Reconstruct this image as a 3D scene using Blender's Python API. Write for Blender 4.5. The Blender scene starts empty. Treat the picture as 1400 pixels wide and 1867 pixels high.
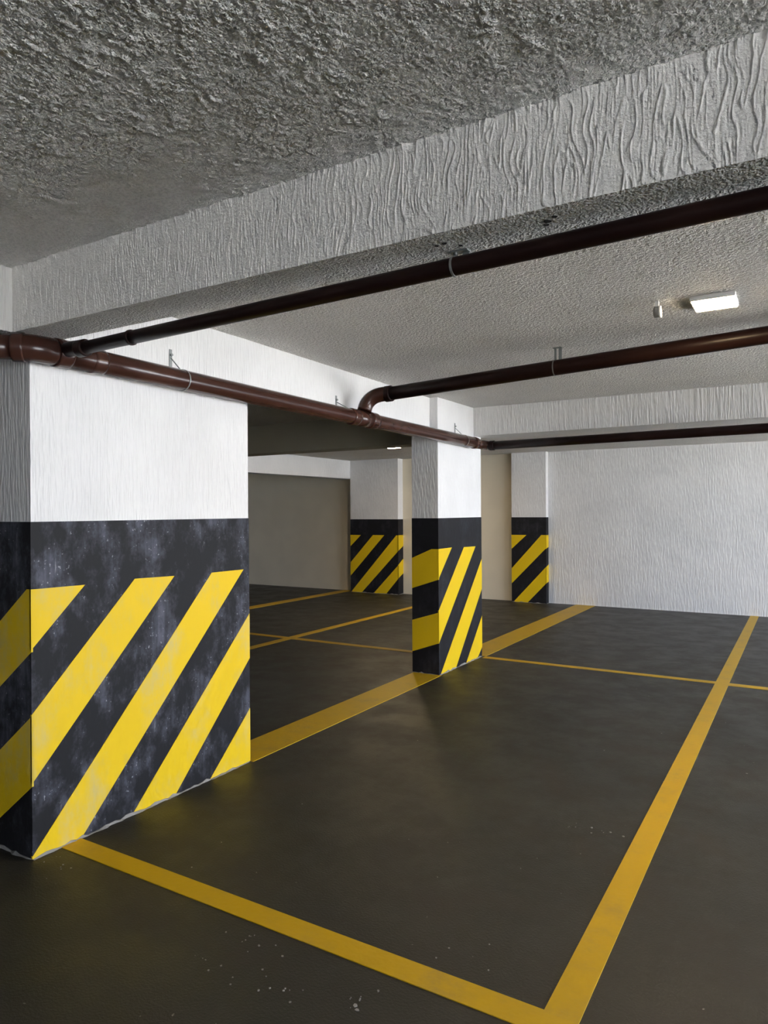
import bpy, bmesh, math, random
import numpy as np
from mathutils import Vector, Matrix
random.seed(7)
S = bpy.context.scene
COL = S.collection

# ------------------------------------------------------------------ camera
F_PX = 1280.37
yaw, pit, rol = (math.radians(a) for a in (31.025, -0.0755, -0.334))
fw = Vector((-math.sin(yaw) * math.cos(pit), math.cos(yaw) * math.cos(pit), math.sin(pit)))
r0 = Vector((math.cos(yaw), math.sin(yaw), 0))
u0 = r0.cross(fw)
rr = r0 * math.cos(rol) + u0 * math.sin(rol)
uu = -r0 * math.sin(rol) + u0 * math.cos(rol)
cam_d = bpy.data.cameras.new('camera')
cam = bpy.data.objects.new('camera', cam_d)
COL.objects.link(cam)
M = Matrix((rr, uu, -fw)).transposed().to_4x4()
M.translation = Vector((0, 0, 1.5))
cam.matrix_world = M
cam_d.sensor_fit = 'VERTICAL'
cam_d.sensor_height = 36.0
cam_d.lens = F_PX / 1867.0 * 36.0
cam_d.clip_start = 0.05
cam_d.clip_end = 200
S.camera = cam

# ------------------------------------------------------------------ sky and exposure
SKY = 4.0
w = bpy.data.worlds.new('overcast_sky')
S.world = w
w.use_nodes = True
w.node_tree.nodes['Background'].inputs[0].default_value = (0.86, 0.95, 1.13, 1)
w.node_tree.nodes['Background'].inputs[1].default_value = SKY
S.view_settings.view_transform = 'Standard'
S.view_settings.look = 'None'
S.view_settings.gamma = 1
S.view_settings.use_curve_mapping = False
S.view_settings.exposure = 1.72
S.cycles.use_denoising = True
S.cycles.max_bounces = 8
S.cycles.diffuse_bounces = 5
S.cycles.glossy_bounces = 2
S.cycles.adaptive_threshold = 0.06
S.cycles.caustics_reflective = False

# the sun stands over the building: it reaches the driveway outside, not the garage floor
sd = bpy.data.lights.new('sun', 'SUN')
sd.energy = 16.0
sd.angle = math.radians(0.6)
sd.color = (1.0, .97, .93)
sun = bpy.data.objects.new('sun', sd)
COL.objects.link(sun)
sun.rotation_euler = (0, math.radians(-28), 0)

# two gateways in the right-hand wall that daylight comes through
WALL_R = 5.0
GATE_Z = 2.2
GATES = ((-2.4, 0.2), (3.4, 10.0))
for g0, g1 in GATES:
    pd = bpy.data.lights.new('gateway_portal', 'AREA')
    pd.shape = 'RECTANGLE'
    pd.size = GATE_Z
    pd.size_y = g1 - g0
    pd.cycles.is_portal = True
    po = bpy.data.objects.new('gateway_portal', pd)
    COL.objects.link(po)
    po.location = (WALL_R + 0.1, (g0 + g1) / 2, GATE_Z / 2)
    po.rotation_euler = (0, math.radians(90), 0)

# ------------------------------------------------------------------ materials
def N(nt, t, **kw):
    n = nt.nodes.new(t)
    for k, v in kw.items():
        setattr(n, k, v)
    return n

def setin(nt, n, i, v):
    if hasattr(v, 'is_output'):
        nt.links.new(v, n.inputs[i])
    else:
        n.inputs[i].default_value = v

def math_(nt, op, a, b=0.0, c=0.0, clamp=False):
    n = N(nt, 'ShaderNodeMath', operation=op, use_clamp=clamp)
    for i, v in enumerate((a, b, c)):
        setin(nt, n, i, v)
    return n.outputs[0]

def ramp(nt, v, lo, hi, a=0.0, b=1.0):
    n = N(nt, 'ShaderNodeMapRange', interpolation_type='SMOOTHSTEP')
    for i, x in enumerate((v, lo, hi, a, b)):
        setin(nt, n, i, x)
    return n.outputs[0]

def mapping(nt, vec, scale=(1, 1, 1), rot=(0, 0, 0), loc=(0, 0, 0)):
    n = N(nt, 'ShaderNodeMapping')
    nt.links.new(vec, n.inputs[0])
    n.inputs['Location'].default_value = loc
    n.inputs['Rotation'].default_value = rot
    n.inputs['Scale'].default_value = scale
    return n.outputs[0]

def noise(nt, vec, scale, detail=3, rough=0.55, dist=0.0, out=0):
    n = N(nt, 'ShaderNodeTexNoise')
    nt.links.new(vec, n.inputs['Vector'])
    n.inputs['Scale'].default_value = scale
    n.inputs['Detail'].default_value = detail
    n.inputs['Roughness'].default_value = rough
    n.inputs['Distortion'].default_value = dist
    return n.outputs[out]

def warp(nt, vec, scale, amt):
    c = noise(nt, vec, scale, 2, 0.5, 0, 1)
    s = N(nt, 'ShaderNodeVectorMath', operation='SUBTRACT')
    nt.links.new(c, s.inputs[0]); s.inputs[1].default_value = (.5, .5, .5)
    m = N(nt, 'ShaderNodeVectorMath', operation='SCALE')
    nt.links.new(s.outputs[0], m.inputs[0]); m.inputs['Scale'].default_value = amt
    a = N(nt, 'ShaderNodeVectorMath', operation='ADD')
    nt.links.new(vec, a.inputs[0]); nt.links.new(m.outputs[0], a.inputs[1])
    return a.outputs[0]

def edges(nt, vec, scale):
    n = N(nt, 'ShaderNodeTexVoronoi', feature='DISTANCE_TO_EDGE')
    nt.links.new(vec, n.inputs['Vector'])
    n.inputs['Scale'].default_value = scale
    return n.outputs['Distance']

def mixc(nt, f, a, b):
    n = N(nt, 'ShaderNodeMix', data_type='RGBA')
    setin(nt, n, 0, f); setin(nt, n, 6, a); setin(nt, n, 7, b)
    return n.outputs[2]

def mixf(nt, f, a, b):
    n = N(nt, 'ShaderNodeMix', data_type='FLOAT')
    setin(nt, n, 0, f); setin(nt, n, 2, a); setin(nt, n, 3, b)
    return n.outputs[0]

def new_mat(name, color=(.8, .8, .8), rough=.6, spec=.5, metal=0.0):
    m = bpy.data.materials.new(name)
    m.use_nodes = True
    nt = m.node_tree
    b = nt.nodes['Principled BSDF']
    b.inputs['Base Color'].default_value = (*color, 1)
    b.inputs['Roughness'].default_value = rough
    b.inputs['Specular IOR Level'].default_value = spec
    b.inputs['Metallic'].default_value = metal
    pos = N(nt, 'ShaderNodeNewGeometry')
    return m, nt, b, pos

def bump(nt, b, h, dist):
    n = N(nt, 'ShaderNodeBump')
    n.inputs['Strength'].default_value = 1.0
    n.inputs['Distance'].default_value = dist
    nt.links.new(h, n.inputs['Height'])
    nt.links.new(n.outputs[0], b.inputs['Normal'])

def plaster(name, color, sx=60.0, amp=.004, grain=.006):
    """painted plaster: vertical dragged fibres on upright faces, grain on level ones"""
    m, nt, b, g = new_mat(name, color, .75, .25)
    p = g.outputs['Position']
    sep = N(nt, 'ShaderNodeSeparateXYZ'); nt.links.new(g.outputs['Normal'], sep.inputs[0])
    level = math_(nt, 'GREATER_THAN', math_(nt, 'ABSOLUTE', sep.outputs[2]), .6)
    sc = N(nt, 'ShaderNodeCombineXYZ')
    lv = mixf(nt, level, 1.0, 1.7)
    nt.links.new(lv, sc.inputs[0]); nt.links.new(lv, sc.inputs[1])
    nt.links.new(mixf(nt, level, .11, 1.4), sc.inputs[2])
    q = N(nt, 'ShaderNodeVectorMath', operation='MULTIPLY')
    nt.links.new(p, q.inputs[0]); nt.links.new(sc.outputs[0], q.inputs[1])
    h = noise(nt, q.outputs[0], sx, 1.5, .65)
    h = math_(nt, 'MULTIPLY', ramp(nt, h, .35, .72), mixf(nt, level, amp, grain))
    bump(nt, b, h, 1.0)
    col = mixc(nt, ramp(nt, noise(nt, p, 2.3, 1), .3, .7), (*[c * .94 for c in color], 1), (*color, 1))
    nt.links.new(col, b.inputs['Base Color'])
    return m

def stucco(name, color, scale=70, amp=.006, speck=.10):
    """rough coat: grains in relief, their fine shading also put into the colour as darker specks"""
    m, nt, b, g = new_mat(name, color, .8, .2)
    p = g.outputs['Position']
    gr = noise(nt, p, scale, 2, .7)
    bump(nt, b, ramp(nt, gr, .3, .75), amp)
    tone = ramp(nt, noise(nt, p, 1.7, 2), .3, .7)
    grain_shade = math_(nt, 'MULTIPLY', ramp(nt, noise(nt, mapping(nt, p, loc=(5, 5, 5)), scale * 1.15, 1, .6), .42, .66), 1.0)  # darker specks put the grain's shading into the base colour
    f = math_(nt, 'ADD', math_(nt, 'MULTIPLY', tone, .06), math_(nt, 'MULTIPLY', grain_shade, speck))
    nt.links.new(mixc(nt, math_(nt, 'MULTIPLY', f, 2.0, clamp=True), (*color, 1), (*[c * .5 for c in color], 1)), b.inputs['Base Color'])
    return m

def scuffed(name, color, scuff, amount, rough=.5, low=.5, hi=.72, fleck=None, spec=.2):
    """paint with rubbed patches, runs and chips that have shapes of their own"""
    m, nt, b, g = new_mat(name, color, rough, spec)
    p = g.outputs['Position']
    a = noise(nt, mapping(nt, p, (1, 1, .7)), 4.2, 5, .7)
    s = noise(nt, mapping(nt, p, (1, 1, .09), loc=(3, 1, 0)), 30, 2, .6)
    f = math_(nt, 'MULTIPLY', ramp(nt, a, low, hi), ramp(nt, s, .25, .65, .35, 1.0))
    f = math_(nt, 'MULTIPLY', f, amount, clamp=True)
    col = mixc(nt, f, (*color, 1), (*scuff, 1))
    if fleck:
        sp = math_(nt, 'MULTIPLY', ramp(nt, noise(nt, p, 75, 1, .5), .69, .73), ramp(nt, a, .47, .6))
        run = math_(nt, 'MULTIPLY', ramp(nt, s, .68, .76), ramp(nt, a, .5, .62))
        col = mixc(nt, math_(nt, 'MULTIPLY', math_(nt, 'MAXIMUM', sp, run), .7), col, (*fleck, 1))
    nt.links.new(col, b.inputs['Base Color'])
    bump(nt, b, noise(nt, mapping(nt, p, (1, 1, .4)), 45, 1), .0012)
    return m

WHITE = (.80, .79, .765)
M_WALL = plaster('white_dragged_plaster', WHITE)
M_BEAM = plaster('white_beam_plaster', (.82, .805, .77), 62, .005, .012)
M_PILL = plaster('white_pillar_plaster', (.82, .815, .80), 75, .0028)
M_BACK = plaster('white_back_wall_plaster', (.80, .79, .77), 60, .003)
M_BEIGE = plaster('smooth_beige_paint', (.80, .73, .58), 8, .0008)
M_CEIL = stucco('white_stucco', (.88, .85, .80), 66, .014)
M_SMOOTH = stucco('white_ridged_plaster', (.84, .825, .79), 110, .0012, .03)
M_SMOOTHC = stucco('white_rough_stucco', (.92, .90, .865), 90, .006, .12)
M_BEAM_SHADE = plaster('shaded_beam_plaster', (.40, .365, .27), 40, .001)  # left-bay beam: its shade is painted in as a darker olive colour
M_BLACK = scuffed('black_paint', (.013, .013, .015), (.105, .11, .14), 1.0, .6, .44, .68, (.34, .35, .38))
M_BLACK2 = scuffed('clean_black_paint', (.013, .013, .015), (.05, .053, .066), .7, .6, .45, .75)
M_YELLOW2 = scuffed('clean_yellow_paint', (.80, .545, .010), (.70, .50, .06), .6, .55, .5, .8)
M_YELLOW = scuffed('yellow_wall_paint', (.80, .545, .010), (.62, .50, .17), 1.0, .55, .45, .75)
M_LINE = scuffed('yellow_floor_paint', (.60, .37, .006), (.44, .29, .05), .9, .5, .45, .8, spec=.35)
M_MORTAR = new_mat('grey_mortar', (.30, .29, .27), .9, .2)[0]
M_METAL = new_mat('galvanised_steel', (.30, .32, .31), .5, .5, .6)[0]
M_LAMPBODY = new_mat('white_lamp_housing', (.8, .8, .78), .4)[0]
M_SENSOR = new_mat('grey_plastic', (.30, .29, .26), .5)[0]
M_DARKHOLE = new_mat('dark_hole', (.03, .03, .03), .9)[0]
M_SLAB = new_mat('driveway_concrete', (.68, .66, .62), .9, .2)[0]

def pipe_mat(name, c0, c1, rough, spec=.4):
    m, nt, b, g = new_mat(name, c0, rough, spec)
    f = ramp(nt, noise(nt, g.outputs['Position'], 5, 2), .4, .75)
    nt.links.new(mixc(nt, f, (*c0, 1), (*c1, 1)), b.inputs['Base Color'])
    return m
M_PIPE = pipe_mat('brown_pvc', (.048, .018, .012), (.064, .026, .018), .22)
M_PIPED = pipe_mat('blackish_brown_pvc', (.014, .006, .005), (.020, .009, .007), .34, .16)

def floor_mat():
    m, nt, b, g = new_mat('dark_painted_concrete', (.04, .037, .03), .5, .45)
    p = g.outputs['Position']
    n1 = noise(nt, p, 1.1, 4, .62)
    n2 = noise(nt, mapping(nt, p, loc=(7, 3, 0)), 3.2, 4, .68)
    col = mixc(nt, ramp(nt, n1, .3, .72), (.025, .025, .019, 1), (.037, .035, .026, 1))
    col = mixc(nt, math_(nt, 'MULTIPLY', ramp(nt, n2, .45, .75), .55), col, (.046, .037, .028, 1))
    spk = noise(nt, p, 42, 1, .5)
    s = math_(nt, 'MULTIPLY', ramp(nt, spk, .76, .79), ramp(nt, n2, .52, .62))
    col = mixc(nt, s, col, (.26, .25, .22, 1))
    col = mixc(nt, math_(nt, 'MULTIPLY', ramp(nt, n2, .32, .26), .6), col, (.018, .017, .015, 1))
    nt.links.new(col, b.inputs['Base Color'])
    nt.links.new(ramp(nt, n2, .3, .75, .44, .62), b.inputs['Roughness'])
    bump(nt, b, noise(nt, p, 110, 1, .6), .0014)
    return m
M_FLOOR = floor_mat()

def emis(name, color, strength):
    m = bpy.data.materials.new(name); m.use_nodes = True
    nt = m.node_tree; nt.nodes.clear()
    e = N(nt, 'ShaderNodeEmission'); o = N(nt, 'ShaderNodeOutputMaterial')
    e.inputs[0].default_value = (*color, 1); e.inputs[1].default_value = strength
    nt.links.new(e.outputs[0], o.inputs[0])
    return m
M_GLOW = emis('warm_lit_diffuser', (1.0, .75, .44), 75.0)

# ------------------------------------------------------------------ mesh helpers
def obj(name, verts, faces, mat, parent=None, smooth=False):
    me = bpy.data.meshes.new(name)
    me.from_pydata([tuple(v) for v in verts], [], faces)
    bm = bmesh.new(); bm.from_mesh(me)
    bmesh.ops.recalc_face_normals(bm, faces=bm.faces)
    bm.to_mesh(me); bm.free()
    me.materials.append(mat)
    if smooth:
        for p in me.polygons:
            p.use_smooth = True
    o = bpy.data.objects.new(name, me)
    COL.objects.link(o)
    if parent is not None:
        o.parent = parent
        o.matrix_parent_inverse = Matrix.Translation(-parent.location)
    return o

BOXF = [(0, 1, 2, 3), (7, 6, 5, 4), (0, 4, 5, 1), (1, 5, 6, 2), (2, 6, 7, 3), (3, 7, 4, 0)]
def boxv(x0, x1, y0, y1, z0, z1):
    return [(x0, y0, z0), (x1, y0, z0), (x1, y1, z0), (x0, y1, z0), (x0, y0, z1), (x1, y0, z1), (x1, y1, z1), (x0, y1, z1)]

def box(name, x0, x1, y0, y1, z0, z1, mat, parent=None):
    return obj(name, boxv(x0, x1, y0, y1, z0, z1), BOXF, mat, parent)

def prism(name, poly, off, mat, parent=None):
    n = len(poly)
    v = [Vector(p) for p in poly] + [Vector(p) + Vector(off) for p in poly]
    f = [tuple(range(n)), tuple(reversed(range(n, 2 * n)))]
    f += [(i, (i + 1) % n, n + (i + 1) % n, n + i) for i in range(n)]
    return obj(name, v, f, mat, parent)

def tube_geo(path, rad, seg=24, caps=True):
    path = [Vector(p) for p in path]
    n = len(path)
    rads = rad if isinstance(rad, (list, tuple)) else [rad] * n
    V, Fc = [], []
    t0 = (path[1] - path[0]).normalized()
    a = Vector((0, 0, 1)) if abs(t0.z) < .9 else Vector((1, 0, 0))
    side = t0.cross(a).normalized()
    for i in range(n):
        t = (path[min(i + 1, n - 1)] - path[max(i - 1, 0)]).normalized()
        side = (side - t * side.dot(t)).normalized()
        up = side.cross(t)
        for k in range(seg):
            an = 2 * math.pi * k / seg
            V.append(path[i] + (side * math.cos(an) + up * math.sin(an)) * rads[i])
    for i in range(n - 1):
        for k in range(seg):
            k2 = (k + 1) % seg
            Fc.append((i * seg + k, i * seg + k2, (i + 1) * seg + k2, (i + 1) * seg + k))
    if caps:
        Fc.append(tuple(range(seg))); Fc.append(tuple((n - 1) * seg + k for k in reversed(range(seg))))
    return V, Fc

def tube(name, path, rad, mat, parent=None, seg=24):
    V, Fc = tube_geo(path, rad, seg)
    o = obj(name, V, Fc, mat, parent)
    for p in o.data.polygons:
        p.use_smooth = len(p.vertices) == 4
    return o

def collar(name, p, d, length, rad, mat, parent, lip=.006):
    """a socket of a pipe fitting: a short sleeve with rounded rims"""
    p = Vector(p); d = Vector(d).normalized() * length / 2
    pts = [p - d, p - d * .92, p - d * .6, p + d * .6, p + d * .92, p + d]
    return tube(name, pts, [rad - lip * 1.0, rad, rad, rad, rad, rad - lip * 1.0], mat, parent)

def bez(p0, p1, p2, n=10):
    p0, p1, p2 = Vector(p0), Vector(p1), Vector(p2)
    return [(1 - t) ** 2 * p0 + 2 * t * (1 - t) * p1 + t * t * p2 for t in (i / n for i in range(n + 1))]

def thing(name, label, cat, loc, group=None):
    o = bpy.data.objects.new(name, None)
    COL.objects.link(o)
    o.location = loc
    o.empty_display_size = .1
    tag(o, label, cat, group)
    return o

def tag(o, label, cat, group=None):
    o['label'] = label; o['category'] = cat
    if group:
        o['group'] = group
    return o

def struct(o):
    o['kind'] = 'structure'
    return o

# ------------------------------------------------------------------ the shell
CZ, CZF = 2.535, 2.44          # ceiling of the near and of the far bays
YB = 11.08                     # back wall
XL, YN = -12.0, -4.0
T = .2
floor = struct(box('floor', XL, WALL_R, YN, YB, -.2, 0, M_FLOOR))
ceil_near = struct(box('ceiling', XL, WALL_R, YN, 6.62, CZ, CZ + .2, M_CEIL))
ceil_far = struct(box('ceiling', XL, WALL_R, 6.62, YB, CZF, CZ + .2, M_CEIL))
wall_back_left = struct(box('wall_back', XL - T, -4.0, YB, YB + T, -.2, CZ + .2, M_BEIGE))
wall_back = struct(box('wall_back', -4.0, WALL_R + T, YB, YB + T, -.2, CZ + .2, M_BACK))
wall_left = struct(box('wall_left', XL - T, XL, YN, YB, -.2, CZ + .2, M_WALL))
wall_near = struct(box('wall_near', XL - T, WALL_R + T, YN - T, YN, -.2, CZ + .2, M_WALL))
# right-hand wall with the gateway
v, f = [], []
for bx in ((WALL_R, WALL_R + T, YN, GATES[0][0], -.2, GATE_Z), (WALL_R, WALL_R + T, GATES[0][1], GATES[1][0], -.2, GATE_Z),
           (WALL_R, WALL_R + T, GATES[1][1], YB, -.2, GATE_Z), (WALL_R, WALL_R + T, YN, YB, GATE_Z, CZ + .2)):
    k = len(v); v += boxv(*bx); f += [tuple(i + k for i in q) for q in BOXF]
wall_right = struct(obj('wall_right', v, f, M_WALL))
drive = struct(box('driveway', WALL_R, WALL_R + 22, -12, 24, -.25, -.02, M_SLAB))

# ------------------------------------------------------------------ painted lines on the floor
def line(x0, x1, y0, y1, label):
    o = box('yellow_line', x0, x1, y0, y1, -.002, .003, M_LINE, floor)
    o['label'] = label
    return o
line(-2.90, -.575, 1.945, 2.045, 'yellow line across the near end of the parking bay')
line(-.68, -.575, 2.045, YB, 'long yellow line down the right side of the parking bay')
line(-3.13, -2.85, 3.2, 5.735, 'wide yellow line between the near pillar and the second pillar')
line(-3.13, -2.83, 6.72, YB, 'wide yellow line from the second pillar to the back wall')
line(-2.83, -.68, 6.63, 6.71, 'thin yellow line across the bay beside the second pillar')
line(-.575, 4.9, 6.61, 6.70, 'thin yellow line continuing to the right of the long line')
line(-7.56, -7.36, 2.0, YB, 'wide yellow line in the left bays')
line(-5.31, -5.20, 2.0, YB, 'narrow yellow line running down the left bays')
line(-7.36, -5.31, 6.51, 6.60, 'thin yellow cross line at the left')
line(-5.20, -3.145, 6.51, 6.60, 'thin yellow cross line behind the second pillar')

# loose chips of paint and mortar on the floor, too small to tell apart
V, Fc = [], []
def chips(cx, cy, sx, sy, n, r0, r1):
    for _ in range(n):
        x, y = random.gauss(cx, sx), random.gauss(cy, sy)
        r = r0 + (r1 - r0) * random.random() ** 2
        k0 = len(V); m = 5
        for zz in (.0002, .0022):
            V.extend((x + r * (.6 + .6 * random.random()) * math.cos(k * 1.2566), y + r * (.6 + .6 * random.random()) * math.sin(k * 1.2566), zz) for k in range(m))
        Fc.append(tuple(k0 + m + k for k in range(m))); Fc.append(tuple(k0 + m - 1 - k for k in range(m)))
        Fc.extend((k0 + k, k0 + (k + 1) % m, k0 + m + (k + 1) % m, k0 + m + k) for k in range(m))
chips(-1.68, 1.86, .05, .03, 9, .002, .005)
chips(-1.50, 1.72, .10, .05, 16, .002, .006)
chips(-1.18, 1.80, .03, .03, 8, .002, .008)
chips(-.86, 3.32, .08, .02, 10, .002, .007)
chips(-2.72, 1.86, .08, .05, 8, .002, .005)
chips(-1.0, 2.4, .9, .5, 26, .0015, .0045)
chips(-1.2, 5.5, 1.0, 1.2, 24, .002, .006)
ch = obj('paint_chips', V, Fc, M_MORTAR, floor)
ch['kind'] = 'stuff'

# ------------------------------------------------------------------ pillars
def clip(poly, inside, cross):
    out = []
    for i in range(len(poly)):
        a, b = poly[i], poly[(i + 1) % len(poly)]
        ia, ib = inside(a), inside(b)
        if ia: out.append(a)
        if ia != ib: out.append(cross(a, b))
    return out

def clip_rect(poly, a0, a1, z0, z1):
    for ax, val, sgn in ((0, a0, 1), (0, a1, -1), (1, z0, 1), (1, z1, -1)):
        if not poly: break
        ins = lambda p: sgn * (p[ax] - val) >= -1e-9
        def cr(a, b):
            t = (val - a[ax]) / (b[ax] - a[ax])
            return (a[0] + t * (b[0] - a[0]), a[1] + t * (b[1] - a[1]))
        poly = clip(poly, ins, cr)
    return poly

E1, E2 = .0025, .0045
def pillar(label, x0, x1, y0, y1, ztop, band, xs, ys, worn=False, group='striped pillars'):
    """xs / ys: outlines of the stripes on the +X face (y, z) and on the -Y face (x, z)"""
    t = thing('pillar', label, 'pillar', ((x0 + x1) / 2, (y0 + y1) / 2, 0), group)
    box('plaster_shaft', x0, x1, y0, y1, 0, ztop, M_PILL, t)
    # the black paint is a skin around the lower shaft
    o = [(x0 - E1, y0 - E1), (x1 + E1, y0 - E1), (x1 + E1, y1 + E1), (x0 - E1, y1 + E1)]
    i = [(x0 + .01, y0 + .01), (x1 - .01, y0 + .01), (x1 - .01, y1 - .01), (x0 + .01, y1 - .01)]
    V = [(a, b, z) for z in (0.001, band) for a, b in o] + [(a, b, z) for z in (0.001, band) for a, b in i]
    Fc = []
    for k in range(4):
        n = (k + 1) % 4
        Fc += [(k, n, 4 + n, 4 + k), (8 + k, 12 + k, 12 + n, 8 + n), (4 + k, 4 + n, 12 + n, 12 + k), (k, 8 + k, 8 + n, n)]
    my = M_YELLOW if worn else M_YELLOW2
    obj('black_paint', V, Fc, M_BLACK if worn else M_BLACK2, t)
    for st in xs:
        p = clip_rect(st, y0 - E2, y1 + E1, .004, 1.4)
        prism('yellow_stripe', [(x1 - .004, a, z) for a, z in p], (.004 + E2, 0, 0), my, t)
    for st in ys:
        p = clip_rect(st, x0 - E1, x1 + E2, .004, 1.4)
        prism('yellow_stripe', [(a, y0 + .004, z) for a, z in p], (0, -.004 - E2, 0), my, t)
    # rough mortar left along the foot
    V, Fc = [], []
    per = []
    for (ax, ay), (bx, by), (nx, ny) in (((x0, y0), (x1, y0), (0, -1)), ((x1, y0), (x1, y1), (1, 0)), ((x1, y1), (x0, y1), (0, 1)), ((x0, y1), (x0, y0), (-1, 0))):
        L = math.hypot(bx - ax, by - ay); n = max(3, int(L / .03))
        for k in range(n):
            per.append((ax + (bx - ax) * k / n, ay + (by - ay) * k / n, nx, ny))
    n = len(per)
    for ax, ay, nx, ny in per:
        d = .002 + random.random() ** 2 * .012; h = .003 + random.random() ** 2 * .014
        V += [(ax, ay, h), (ax + nx * .006, ay + ny * .006, h), (ax + nx * (.008 + d), ay + ny * (.008 + d), .0005), (ax, ay, .0005)]
    for k in range(n):
        a, b = 4 * k, 4 * ((k + 1) % n)
        for q in range(4):
            Fc.append((a + q, b + q, b + (q + 1) % 4, a + (q + 1) % 4))
    obj('mortar_rim', V, Fc, M_MORTAR, t)
    return t

XF = -2.875
P1Y = 1.815
pillar('large white pillar with scuffed black and yellow stripes, nearest on the left', -3.30, XF, P1Y, 3.196, CZ, 1.462,
       [[(1.80, 1.170), (2.077, 1.166), (1.80, .897)],
        [(2.36, 1.170), (2.615, 1.163), (1.80, .318), (1.80, .616)],
        [(2.888, 1.159), (3.148, 1.158), (2.05, 0), (1.797, 0)],
        [(3.21, .902), (3.21, .635), (2.61, 0), (2.333, 0)],
        [(3.21, .333), (3.21, 0), (2.864, 0)]],
       [[(-2.87, 1.170), (-2.90, 1.170), (-3.135, .992), (-3.31, .86), (-3.31, .55), (-3.14, .698), (-2.87, .930 - .03)],
        [(-2.87, .622), (-3.14, .414), (-3.31, .27), (-3.31, 0), (-3.24, 0), (-3.146, .106), (-2.87, .318)]], worn=True)
P2Y = 5.735
pillar('white striped pillar standing alone in the middle of the floor', -3.145, XF, P2Y, 6.72, CZ, 1.432,
       [[(5.73, 1.151), (6.013, 1.153), (5.73, .878)],
        [(6.285, 1.143), (6.564, 1.138), (5.73, .290), (5.73, .590)],
        [(6.73, 1.01), (6.73, .705), (6.09, 0), (5.76, 0)],
        [(6.73, .424), (6.73, .10), (6.60, 0), (6.324, 0)]],
       [[(-2.87, 1.151), (-2.942, 1.150), (-3.15, 1.061), (-3.15, .781), (-2.87, .873)],
        [(-2.87, .573), (-3.15, .486), (-3.15, .194), (-2.87, .293)]])
pillar('far striped pillar against the back wall left of the middle pillar', -7.285, -6.265, 10.90, YB + .02, CZF, 1.352,
       [[(10.89, 1.065), (11.12, 1.065), (11.12, .888), (10.89, .780)],
        [(10.89, .530), (11.12, .659), (11.12, .391), (10.89, .290)]],
       [[(-7.29, 1.06), (-7.056, 1.06), (-7.29, .845)],
        [(-6.793, 1.063), (-6.552, 1.063), (-7.29, .296), (-7.29, .545)],
        [(-6.30, 1.063), (-6.26, 1.063), (-6.26, .785), (-7.044, 0), (-7.277, 0)],
        [(-6.26, .530), (-6.26, .293), (-6.521, 0), (-6.785, 0)]])
pillar('narrow striped pillar against the back wall right of the middle pillar', -4.15, -3.572, 10.965, YB + .02, CZF, 1.386,
       [[(10.95, 1.10), (11.2, 1.10), (11.2, .935), (10.95, .880)],
        [(10.95, .585), (11.2, .66), (11.2, .37), (10.95, .325)]],
       [[(-4.155, 1.098), (-3.897, 1.098), (-4.155, .865)],
        [(-3.65, 1.10), (-3.57, 1.10), (-3.57, .892), (-4.155, .298), (-4.155, .545)],
        [(-3.57, .594), (-3.57, .330), (-3.885, 0), (-4.124, 0)]])

# ------------------------------------------------------------------ beams
def beam(label, *b, mat=None):
    return tag(box('ceiling_beam', *b, mat or M_BEAM), label, 'beam', 'concrete beams')
BZ = 2.262
XB = -2.955
near_beam = beam('white ridged beam crossing the whole top of the picture', -2.86, WALL_R, 1.73, 1.92, BZ, CZ)
beam('white lit beam side at the left edge, running towards the viewer', -3.30, -2.86, YN, P1Y, BZ, CZ)
tag(prism('ceiling_beam', [(-3.145, 3.196, 2.25), (XF - .002, 3.196, 2.25), (XB, P2Y, 2.25), (-3.145, P2Y, 2.25)], (0, 0, CZ - 2.25), M_PILL),
    'smooth white beam joining the near pillar to the middle pillar', 'beam', 'concrete beams')
beam('white ridged cross beam above the middle pillar, third pipe below it', XF, WALL_R, 6.54, 6.84, 2.25, CZ)
beam('dark cross beam in the left bay seen under the brown pipe', -7.29, -3.145, 6.45, 6.74, 2.2, CZ, mat=M_BEAM_SHADE)
beam('white beam far left ending at the far striped pillar', -7.56, -7.29, YN, YB, 2.105, CZF, mat=M_PILL)

# ------------------------------------------------------------------ plaster relief, real geometry near the viewer
def perlin(u, v, seed):
    rng = np.random.RandomState(seed)
    ang = rng.rand(256, 256) * 2 * np.pi
    gx, gy = np.cos(ang), np.sin(ang)
    i, j = np.floor(u).astype(int), np.floor(v).astype(int)
    fu, fv = u - i, v - j
    su, sv = fu * fu * fu * (fu * (fu * 6 - 15) + 10), fv * fv * fv * (fv * (fv * 6 - 15) + 10)
    def d(a, b):
        ii, jj = (i + a) % 256, (j + b) % 256
        return gx[ii, jj] * (fu - a) + gy[ii, jj] * (fv - b)
    x0 = d(0, 0) * (1 - su) + d(1, 0) * su
    x1 = d(0, 1) * (1 - su) + d(1, 1) * su
    return x0 * (1 - sv) + x1 * sv

def sheet(name, P, mat, parent):
    """a grid of points (nu, nv, 3) as one smooth surface"""
    nu, nv = P.shape[:2]
    idx = np.arange(nu * nv).reshape(nu, nv)
    q = np.stack([idx[:-1, :-1], idx[1:, :-1], idx[1:, 1:], idx[:-1, 1:]], -1).reshape(-1, 4)
    me = bpy.data.meshes.new(name)
    me.vertices.add(nu * nv); me.vertices.foreach_set('co', P.astype(np.float32).ravel())
    me.loops.add(q.size); me.loops.foreach_set('vertex_index', q.astype(np.int32).ravel())
    me.polygons.add(len(q)); me.polygons.foreach_set('loop_start', np.arange(0, q.size, 4, dtype=np.int32))
    me.polygons.foreach_set('use_smooth', np.ones(len(q), dtype=bool))
    me.update(); me.validate()
    me.materials.append(mat)
    o = bpy.data.objects.new(name, me); COL.objects.link(o)
    o.parent = parent; o.matrix_parent_inverse = Matrix.Translation(-parent.location)
    return o

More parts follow.
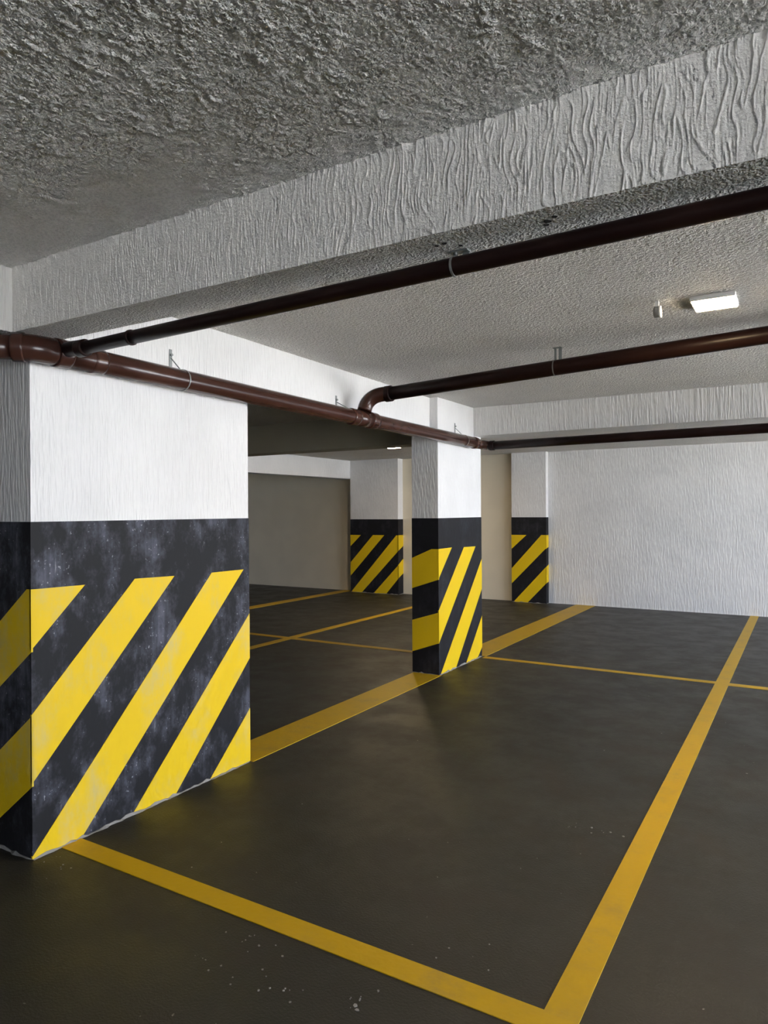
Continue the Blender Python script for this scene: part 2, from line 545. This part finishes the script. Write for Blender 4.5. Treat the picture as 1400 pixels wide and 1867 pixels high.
def smooth01(x, a, b):
    t = np.clip((x - a) / (b - a), 0, 1)
    return t * t * (3 - 2 * t)

def ridged(x, z, coarse):
    """thin, almost upright ridges that wander, meet and part"""
    wob = .9 * perlin(x / .09, z / .11, 3)
    n1 = perlin(x / .023 + 1.9 * wob, z / .17 + wob, 11)
    n2 = perlin(x / .012 + 1.3 * wob, z / .13, 12)
    n3 = perlin(x / .007, z / .07, 13)
    m1 = smooth01(perlin(x / .040, z / .08, 21), -.45, .05)
    m2 = smooth01(perlin(x / .030, z / .06, 22), -.35, .12)
    r1 = np.exp(-(n1 / .050) ** 2) * m1
    r2 = np.exp(-(n2 / .12) ** 2) * m2
    return coarse * .0033 * r1 + (1.0 - .5 * coarse) * .0030 * r2 + .0022 * np.abs(n3)

xs_ = np.arange(-2.859, 1.30, .0016); zs_ = np.arange(BZ - .001, CZ + .001, .0048)
GX, GZ = np.meshgrid(xs_, zs_, indexing='ij')
coarse = smooth01(GX + .25 * perlin(GX / .4, GZ / .4, 5), -2.2, -.9)
h = ridged(GX, GZ, coarse)
h += .006 * smooth01(GZ, CZ - .035, CZ) * smooth01(perlin(GX / .03, GZ / .05, 31), -.1, .5)      # lumps left at the ceiling
h *= smooth01(GX, -2.859, -2.84)
P = np.stack([GX, 1.7295 - h, GZ], -1)
sheet('ridged_plaster', P, M_SMOOTH, near_beam)

xs_ = np.arange(-2.87, 1.0, .0046); ys_ = np.arange(.05, 1.732, .0046)
GX, GY = np.meshgrid(xs_, ys_, indexing='ij')
patch = np.exp(-(((GX + 1.42) / .42) ** 2 + ((GY - 1.0) / .38) ** 2) ** 1.2)
spots = smooth01(perlin(GX / .22, GY / .30, 41), .02, .35)
mask = np.clip(patch * .95 + .60 * spots + .42, 0, 1.1)
wob = .7 * perlin(GX / .07, GY / .07, 42)
n1 = perlin(GX / .034 + wob, GY / .075 + wob, 43)
n2 = perlin(GX / .017 + wob, GY / .036, 44)
br = smooth01(perlin(GX / .05, GY / .05, 45), -.22, .22)
h = mask * br * (.0046 * np.exp(-(n1 / .10) ** 2) * smooth01(perlin(GX / .09, GY / .09, 46), -.3, .2) + .0034 * np.exp(-(n2 / .14) ** 2))
n4 = perlin(GX / .013 + wob, GY / .030, 49)
h += .0032 * np.exp(-(n4 / .12) ** 2) * smooth01(perlin(GX / .06, GY / .09, 50), -.15, .3)
h += .0022 * (1 + perlin(GX / .013, GY / .016, 47)) + .0016 * perlin(GX / .0085, GY / .010, 48)
edge = smooth01(GX, .9, 1.0)
h = h * (1 - edge) * smooth01(GY, .05, .09)
P = np.stack([GX, GY, CZ - .0004 - h], -1)
sheet('stucco_relief', P, M_SMOOTHC, ceil_near)

# chipped drill holes in the underside of the near beam
for hx, hy, hr in ((-.908, 1.812, .006), (-.882, 1.806, .008), (-.848, 1.845, .006), (-.592, 1.833, .008), (-.583, 1.812, .011), (-.558, 1.793, .008)):
    pts = [(hx + hr * (.7 + .5 * random.random()) * math.cos(k * .698), hy + hr * (.7 + .5 * random.random()) * math.sin(k * .698), BZ + .001) for k in range(9)]
    prism('drill_hole', pts, (0, 0, -.0022), M_DARKHOLE, near_beam)

# ------------------------------------------------------------------ pipes
RM = .053
XM = -2.78
def zm(y):                       # the main pipe falls slightly towards the back
    return 2.193 + (2.162 - 2.193) * (y - 1.9) / 4.5
main = thing('drain_pipe', 'thick brown drain pipe running past the pillars from the left edge', 'pipe', (XM, 4, 2.17), 'brown drain pipes')
Ye = 1.80
d45 = Vector((-1, -1, 0)).normalized()
e0 = Vector((XM, Ye + .07, zm(Ye))); ec = Vector((XM, Ye, zm(Ye) + .002)); e1 = ec + d45 * .07 + Vector((0, 0, .003))
tube('pipe', [(XM, y, zm(y)) for y in (Ye + .06, 2.4, 3.2, 4.0, 4.8, 5.6, 6.40)], RM, M_PIPE, main)
tube('elbow', bez(e0, ec, e1, 10), RM + .005, M_PIPE, main)
collar('coupling', e0 + Vector((0, .03, 0)), (0, 1, 0), .07, RM + .010, M_PIPE, main)
collar('coupling', e1 + d45 * .01, d45, .05, RM + .009, M_PIPE, main)
tube('pipe', [e1, e1 + d45 * .6, e1 + d45 * 1.3], RM, M_PIPE, main)
collar('coupling', e1 + d45 * .115, d45, .05, RM + .006, M_PIPE, main)
collar('coupling', (XM, 2.075, zm(2.075)), (0, 1, 0), .07, RM + .004, M_PIPE, main)
# tee for the second branch
YT = 4.33
collar('coupling', (XM, YT - .13, zm(YT)), (0, 1, 0), .08, RM + .007, M_PIPE, main)
collar('coupling', (XM, YT + .12, zm(YT)), (0, 1, 0), .09, RM + .009, M_PIPE, main)
tube('tee', [(XM, YT - .12, zm(YT)), (XM, YT + .12, zm(YT))], RM + .004, M_PIPE, main)
# end elbow into the third branch
R3 = .041
Y3 = 6.455
tube('elbow', bez((XM, Y3 - .10, zm(6.4)), (XM, Y3, 2.155), (XM + .11, Y3, 2.139), 10), [RM - .0012 * i for i in range(11)], M_PIPE, main)
collar('coupling', (XM, Y3 - .11, zm(6.4)), (0, 1, 0), .05, RM + .005, M_PIPE, main)

R1, Y1 = .027, 1.88
b1 = thing('drain_pipe', 'thin dark pipe crossing under the near ridged beam', 'pipe', (0, Y1, 2.22), 'brown drain pipes')
def z1(x):
    return 2.193 + .0150 * (min(x, 0) + 2.55)
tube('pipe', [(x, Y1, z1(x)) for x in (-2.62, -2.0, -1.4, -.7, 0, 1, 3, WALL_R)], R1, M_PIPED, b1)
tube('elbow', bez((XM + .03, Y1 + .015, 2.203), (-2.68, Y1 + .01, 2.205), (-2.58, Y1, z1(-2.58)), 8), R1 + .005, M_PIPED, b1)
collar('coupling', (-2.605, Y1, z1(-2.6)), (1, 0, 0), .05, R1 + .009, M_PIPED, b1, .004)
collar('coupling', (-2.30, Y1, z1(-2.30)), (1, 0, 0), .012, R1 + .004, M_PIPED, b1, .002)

R2, Y2 = .049, 4.40
def z2(x):
    return 2.352 + .0425 * (min(x, .25) + 2.64)
b2 = thing('drain_pipe', 'dark pipe below the lamp, rising from an elbow on the main pipe', 'pipe', (0, Y2, 2.4), 'brown drain pipes')
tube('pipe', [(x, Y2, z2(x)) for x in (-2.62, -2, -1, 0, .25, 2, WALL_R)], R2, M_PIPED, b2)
el = bez((XM + .012, YT, zm(YT) + RM), (XM + .018, YT + .03, 2.36), (-2.60, Y2, z2(-2.60)), 14)
tube('elbow', el, R2 + .004, M_PIPE, b2)
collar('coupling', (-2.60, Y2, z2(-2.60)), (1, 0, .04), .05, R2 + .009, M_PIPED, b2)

b3 = thing('drain_pipe', 'dark pipe in front of the far ridged cross beam', 'pipe', (0, Y3, 2.15), 'brown drain pipes')
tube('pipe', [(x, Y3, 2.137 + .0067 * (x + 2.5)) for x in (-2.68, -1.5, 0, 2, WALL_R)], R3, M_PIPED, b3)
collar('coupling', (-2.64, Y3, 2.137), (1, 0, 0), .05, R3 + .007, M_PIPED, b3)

# ------------------------------------------------------------------ pipe hangers
def ring(name, c, axis, rad, wid, parent, mat=M_METAL, a0=0, a1=360):
    """a flat strap bent round a pipe"""
    c = Vector(c); axis = Vector(axis).normalized()
    s = axis.cross(Vector((0, 0, 1))).normalized(); u = s.cross(axis)
    n = 28; V = []; Fc = []
    for k in range(n + 1):
        an = math.radians(a0 + (a1 - a0) * k / n)
        dvec = s * math.cos(an) + u * math.sin(an)
        for rd in (rad, rad + .0018):
            for sg in (-1, 1):
                V.append(c + dvec * rd + axis * sg * wid / 2)
    for k in range(n):
        a, b = 4 * k, 4 * k + 4
        for i, j in ((0, 1), (1, 3), (3, 2), (2, 0)):
            Fc.append((a + i, a + j, b + j, b + i))
    Fc += [(0, 2, 3, 1), (4 * n, 4 * n + 1, 4 * n + 3, 4 * n + 2)]
    return obj(name, V, Fc, mat, parent)

def wall_hanger(label, y, xw, ztop):
    """a steel pin in the beam side, a strap from it round the main pipe"""
    t = thing('pipe_hanger', label, 'hanger', (xw, y, ztop), 'steel pipe hangers')
    box('plate', xw, xw + .004, y - .009, y + .009, zm(y) + .045, ztop, M_METAL, t)
    tube('bolt', [(xw, y, ztop - .03), (xw + .016, y, ztop - .03)], .007, M_METAL, t, 8)
    tube('wire', [(xw + .004, y, ztop - .045), (XM - .02, y, zm(y) + RM + .004), (XM, y, zm(y) + RM + .002)], .003, M_METAL, t, 6)
    ring('strap', (XM, y, zm(y)), (0, 1, 0), RM + .0005, .006, t)
wall_hanger('grey steel hanger on the brown pipe above the near pillar', 2.60, XF, 2.36)
wall_hanger('grey steel hanger on the brown pipe just before the tee', 4.17, -2.908, 2.335)
wall_hanger('grey steel hanger on the brown pipe above the middle pillar', 6.10, XF, 2.335)

def drop_hanger(label, x, y, zc, rad, zt, axis):
    t = thing('pipe_hanger', label, 'hanger', (x, y, zt), 'steel pipe hangers')
    ring('strap', (x, y, zc), axis, rad + .0005, .007, t)
    h0 = zc + rad
    box('plate', x - .002, x + .012, y - .002, y + .002, h0, zt, M_METAL, t)
    box('plate', x + .022, x + .042, y + .012, y + .015, h0 - .005, zt, M_METAL, t)
    box('foot', x - .012, x + .045, y - .008, y + .018, zt - .004, zt, M_METAL, t)
    tube('bolt', [(x + .005, y, zt - .012), (x + .005, y, zt)], .006, M_METAL, t, 8)
drop_hanger('steel strap hanging the thin dark pipe from the near beam', -.885, Y1, z1(-.885), R1, BZ, (1, 0, 0))
drop_hanger('steel strap hanging the dark pipe from the ceiling', -1.37, Y2, z2(-1.37), R2, CZ, (1, 0, 0))

# ------------------------------------------------------------------ ceiling lights
def lamp(label, x, y, z, sx, sy):
    t = thing('ceiling_light', label, 'lamp', (x, y, z), 'square ceiling lights')
    h = .022
    V = []
    for k, zz in ((1.0, z), (1.0, z - h * .7), (.97, z - h), (.92, z - h), (.92, z - h + .004)):
        V += [(x - sx * k / 2, y - sy * k / 2, zz), (x + sx * k / 2, y - sy * k / 2, zz), (x + sx * k / 2, y + sy * k / 2, zz), (x - sx * k / 2, y + sy * k / 2, zz)]
    Fc = [(0, 1, 2, 3)]
    for l in range(4):
        for q in range(4):
            Fc.append((4 * l + q, 4 * l + (q + 1) % 4, 4 * l + 4 + (q + 1) % 4, 4 * l + 4 + q))
    Fc.append((16, 17, 18, 19))
    obj('housing', V, Fc, M_LAMPBODY, t)
    box('diffuser', x - sx * .46, x + sx * .46, y - sy * .46, y + sy * .46, z - h - .002, z - h + .003, M_GLOW, t)
lamp('lit square ceiling light above the dark pipe at the right', -.385, 3.82, CZ, .20, .22)
lamp('lit square ceiling light in the far left bay', -5.15, 8.80, CZF, .20, .20)

t = thing('ceiling_sensor', 'small round grey fitting on the ceiling beside the lit lamp', 'sensor', (-.63, 3.70, CZ))
tube('body', [(-.648, 3.70, CZ - .052), (-.645, 3.70, CZ - .052), (-.625, 3.70, CZ - .052), (-.62, 3.70, CZ - .052)], [.022, .027, .027, .024], M_SENSOR, t)
tube('rim', [(-.622, 3.70, CZ - .052), (-.614, 3.70, CZ - .052)], .029, M_LAMPBODY, t)
box('bracket', -.64, -.624, 3.69, 3.71, CZ - .035, CZ, M_LAMPBODY, t)
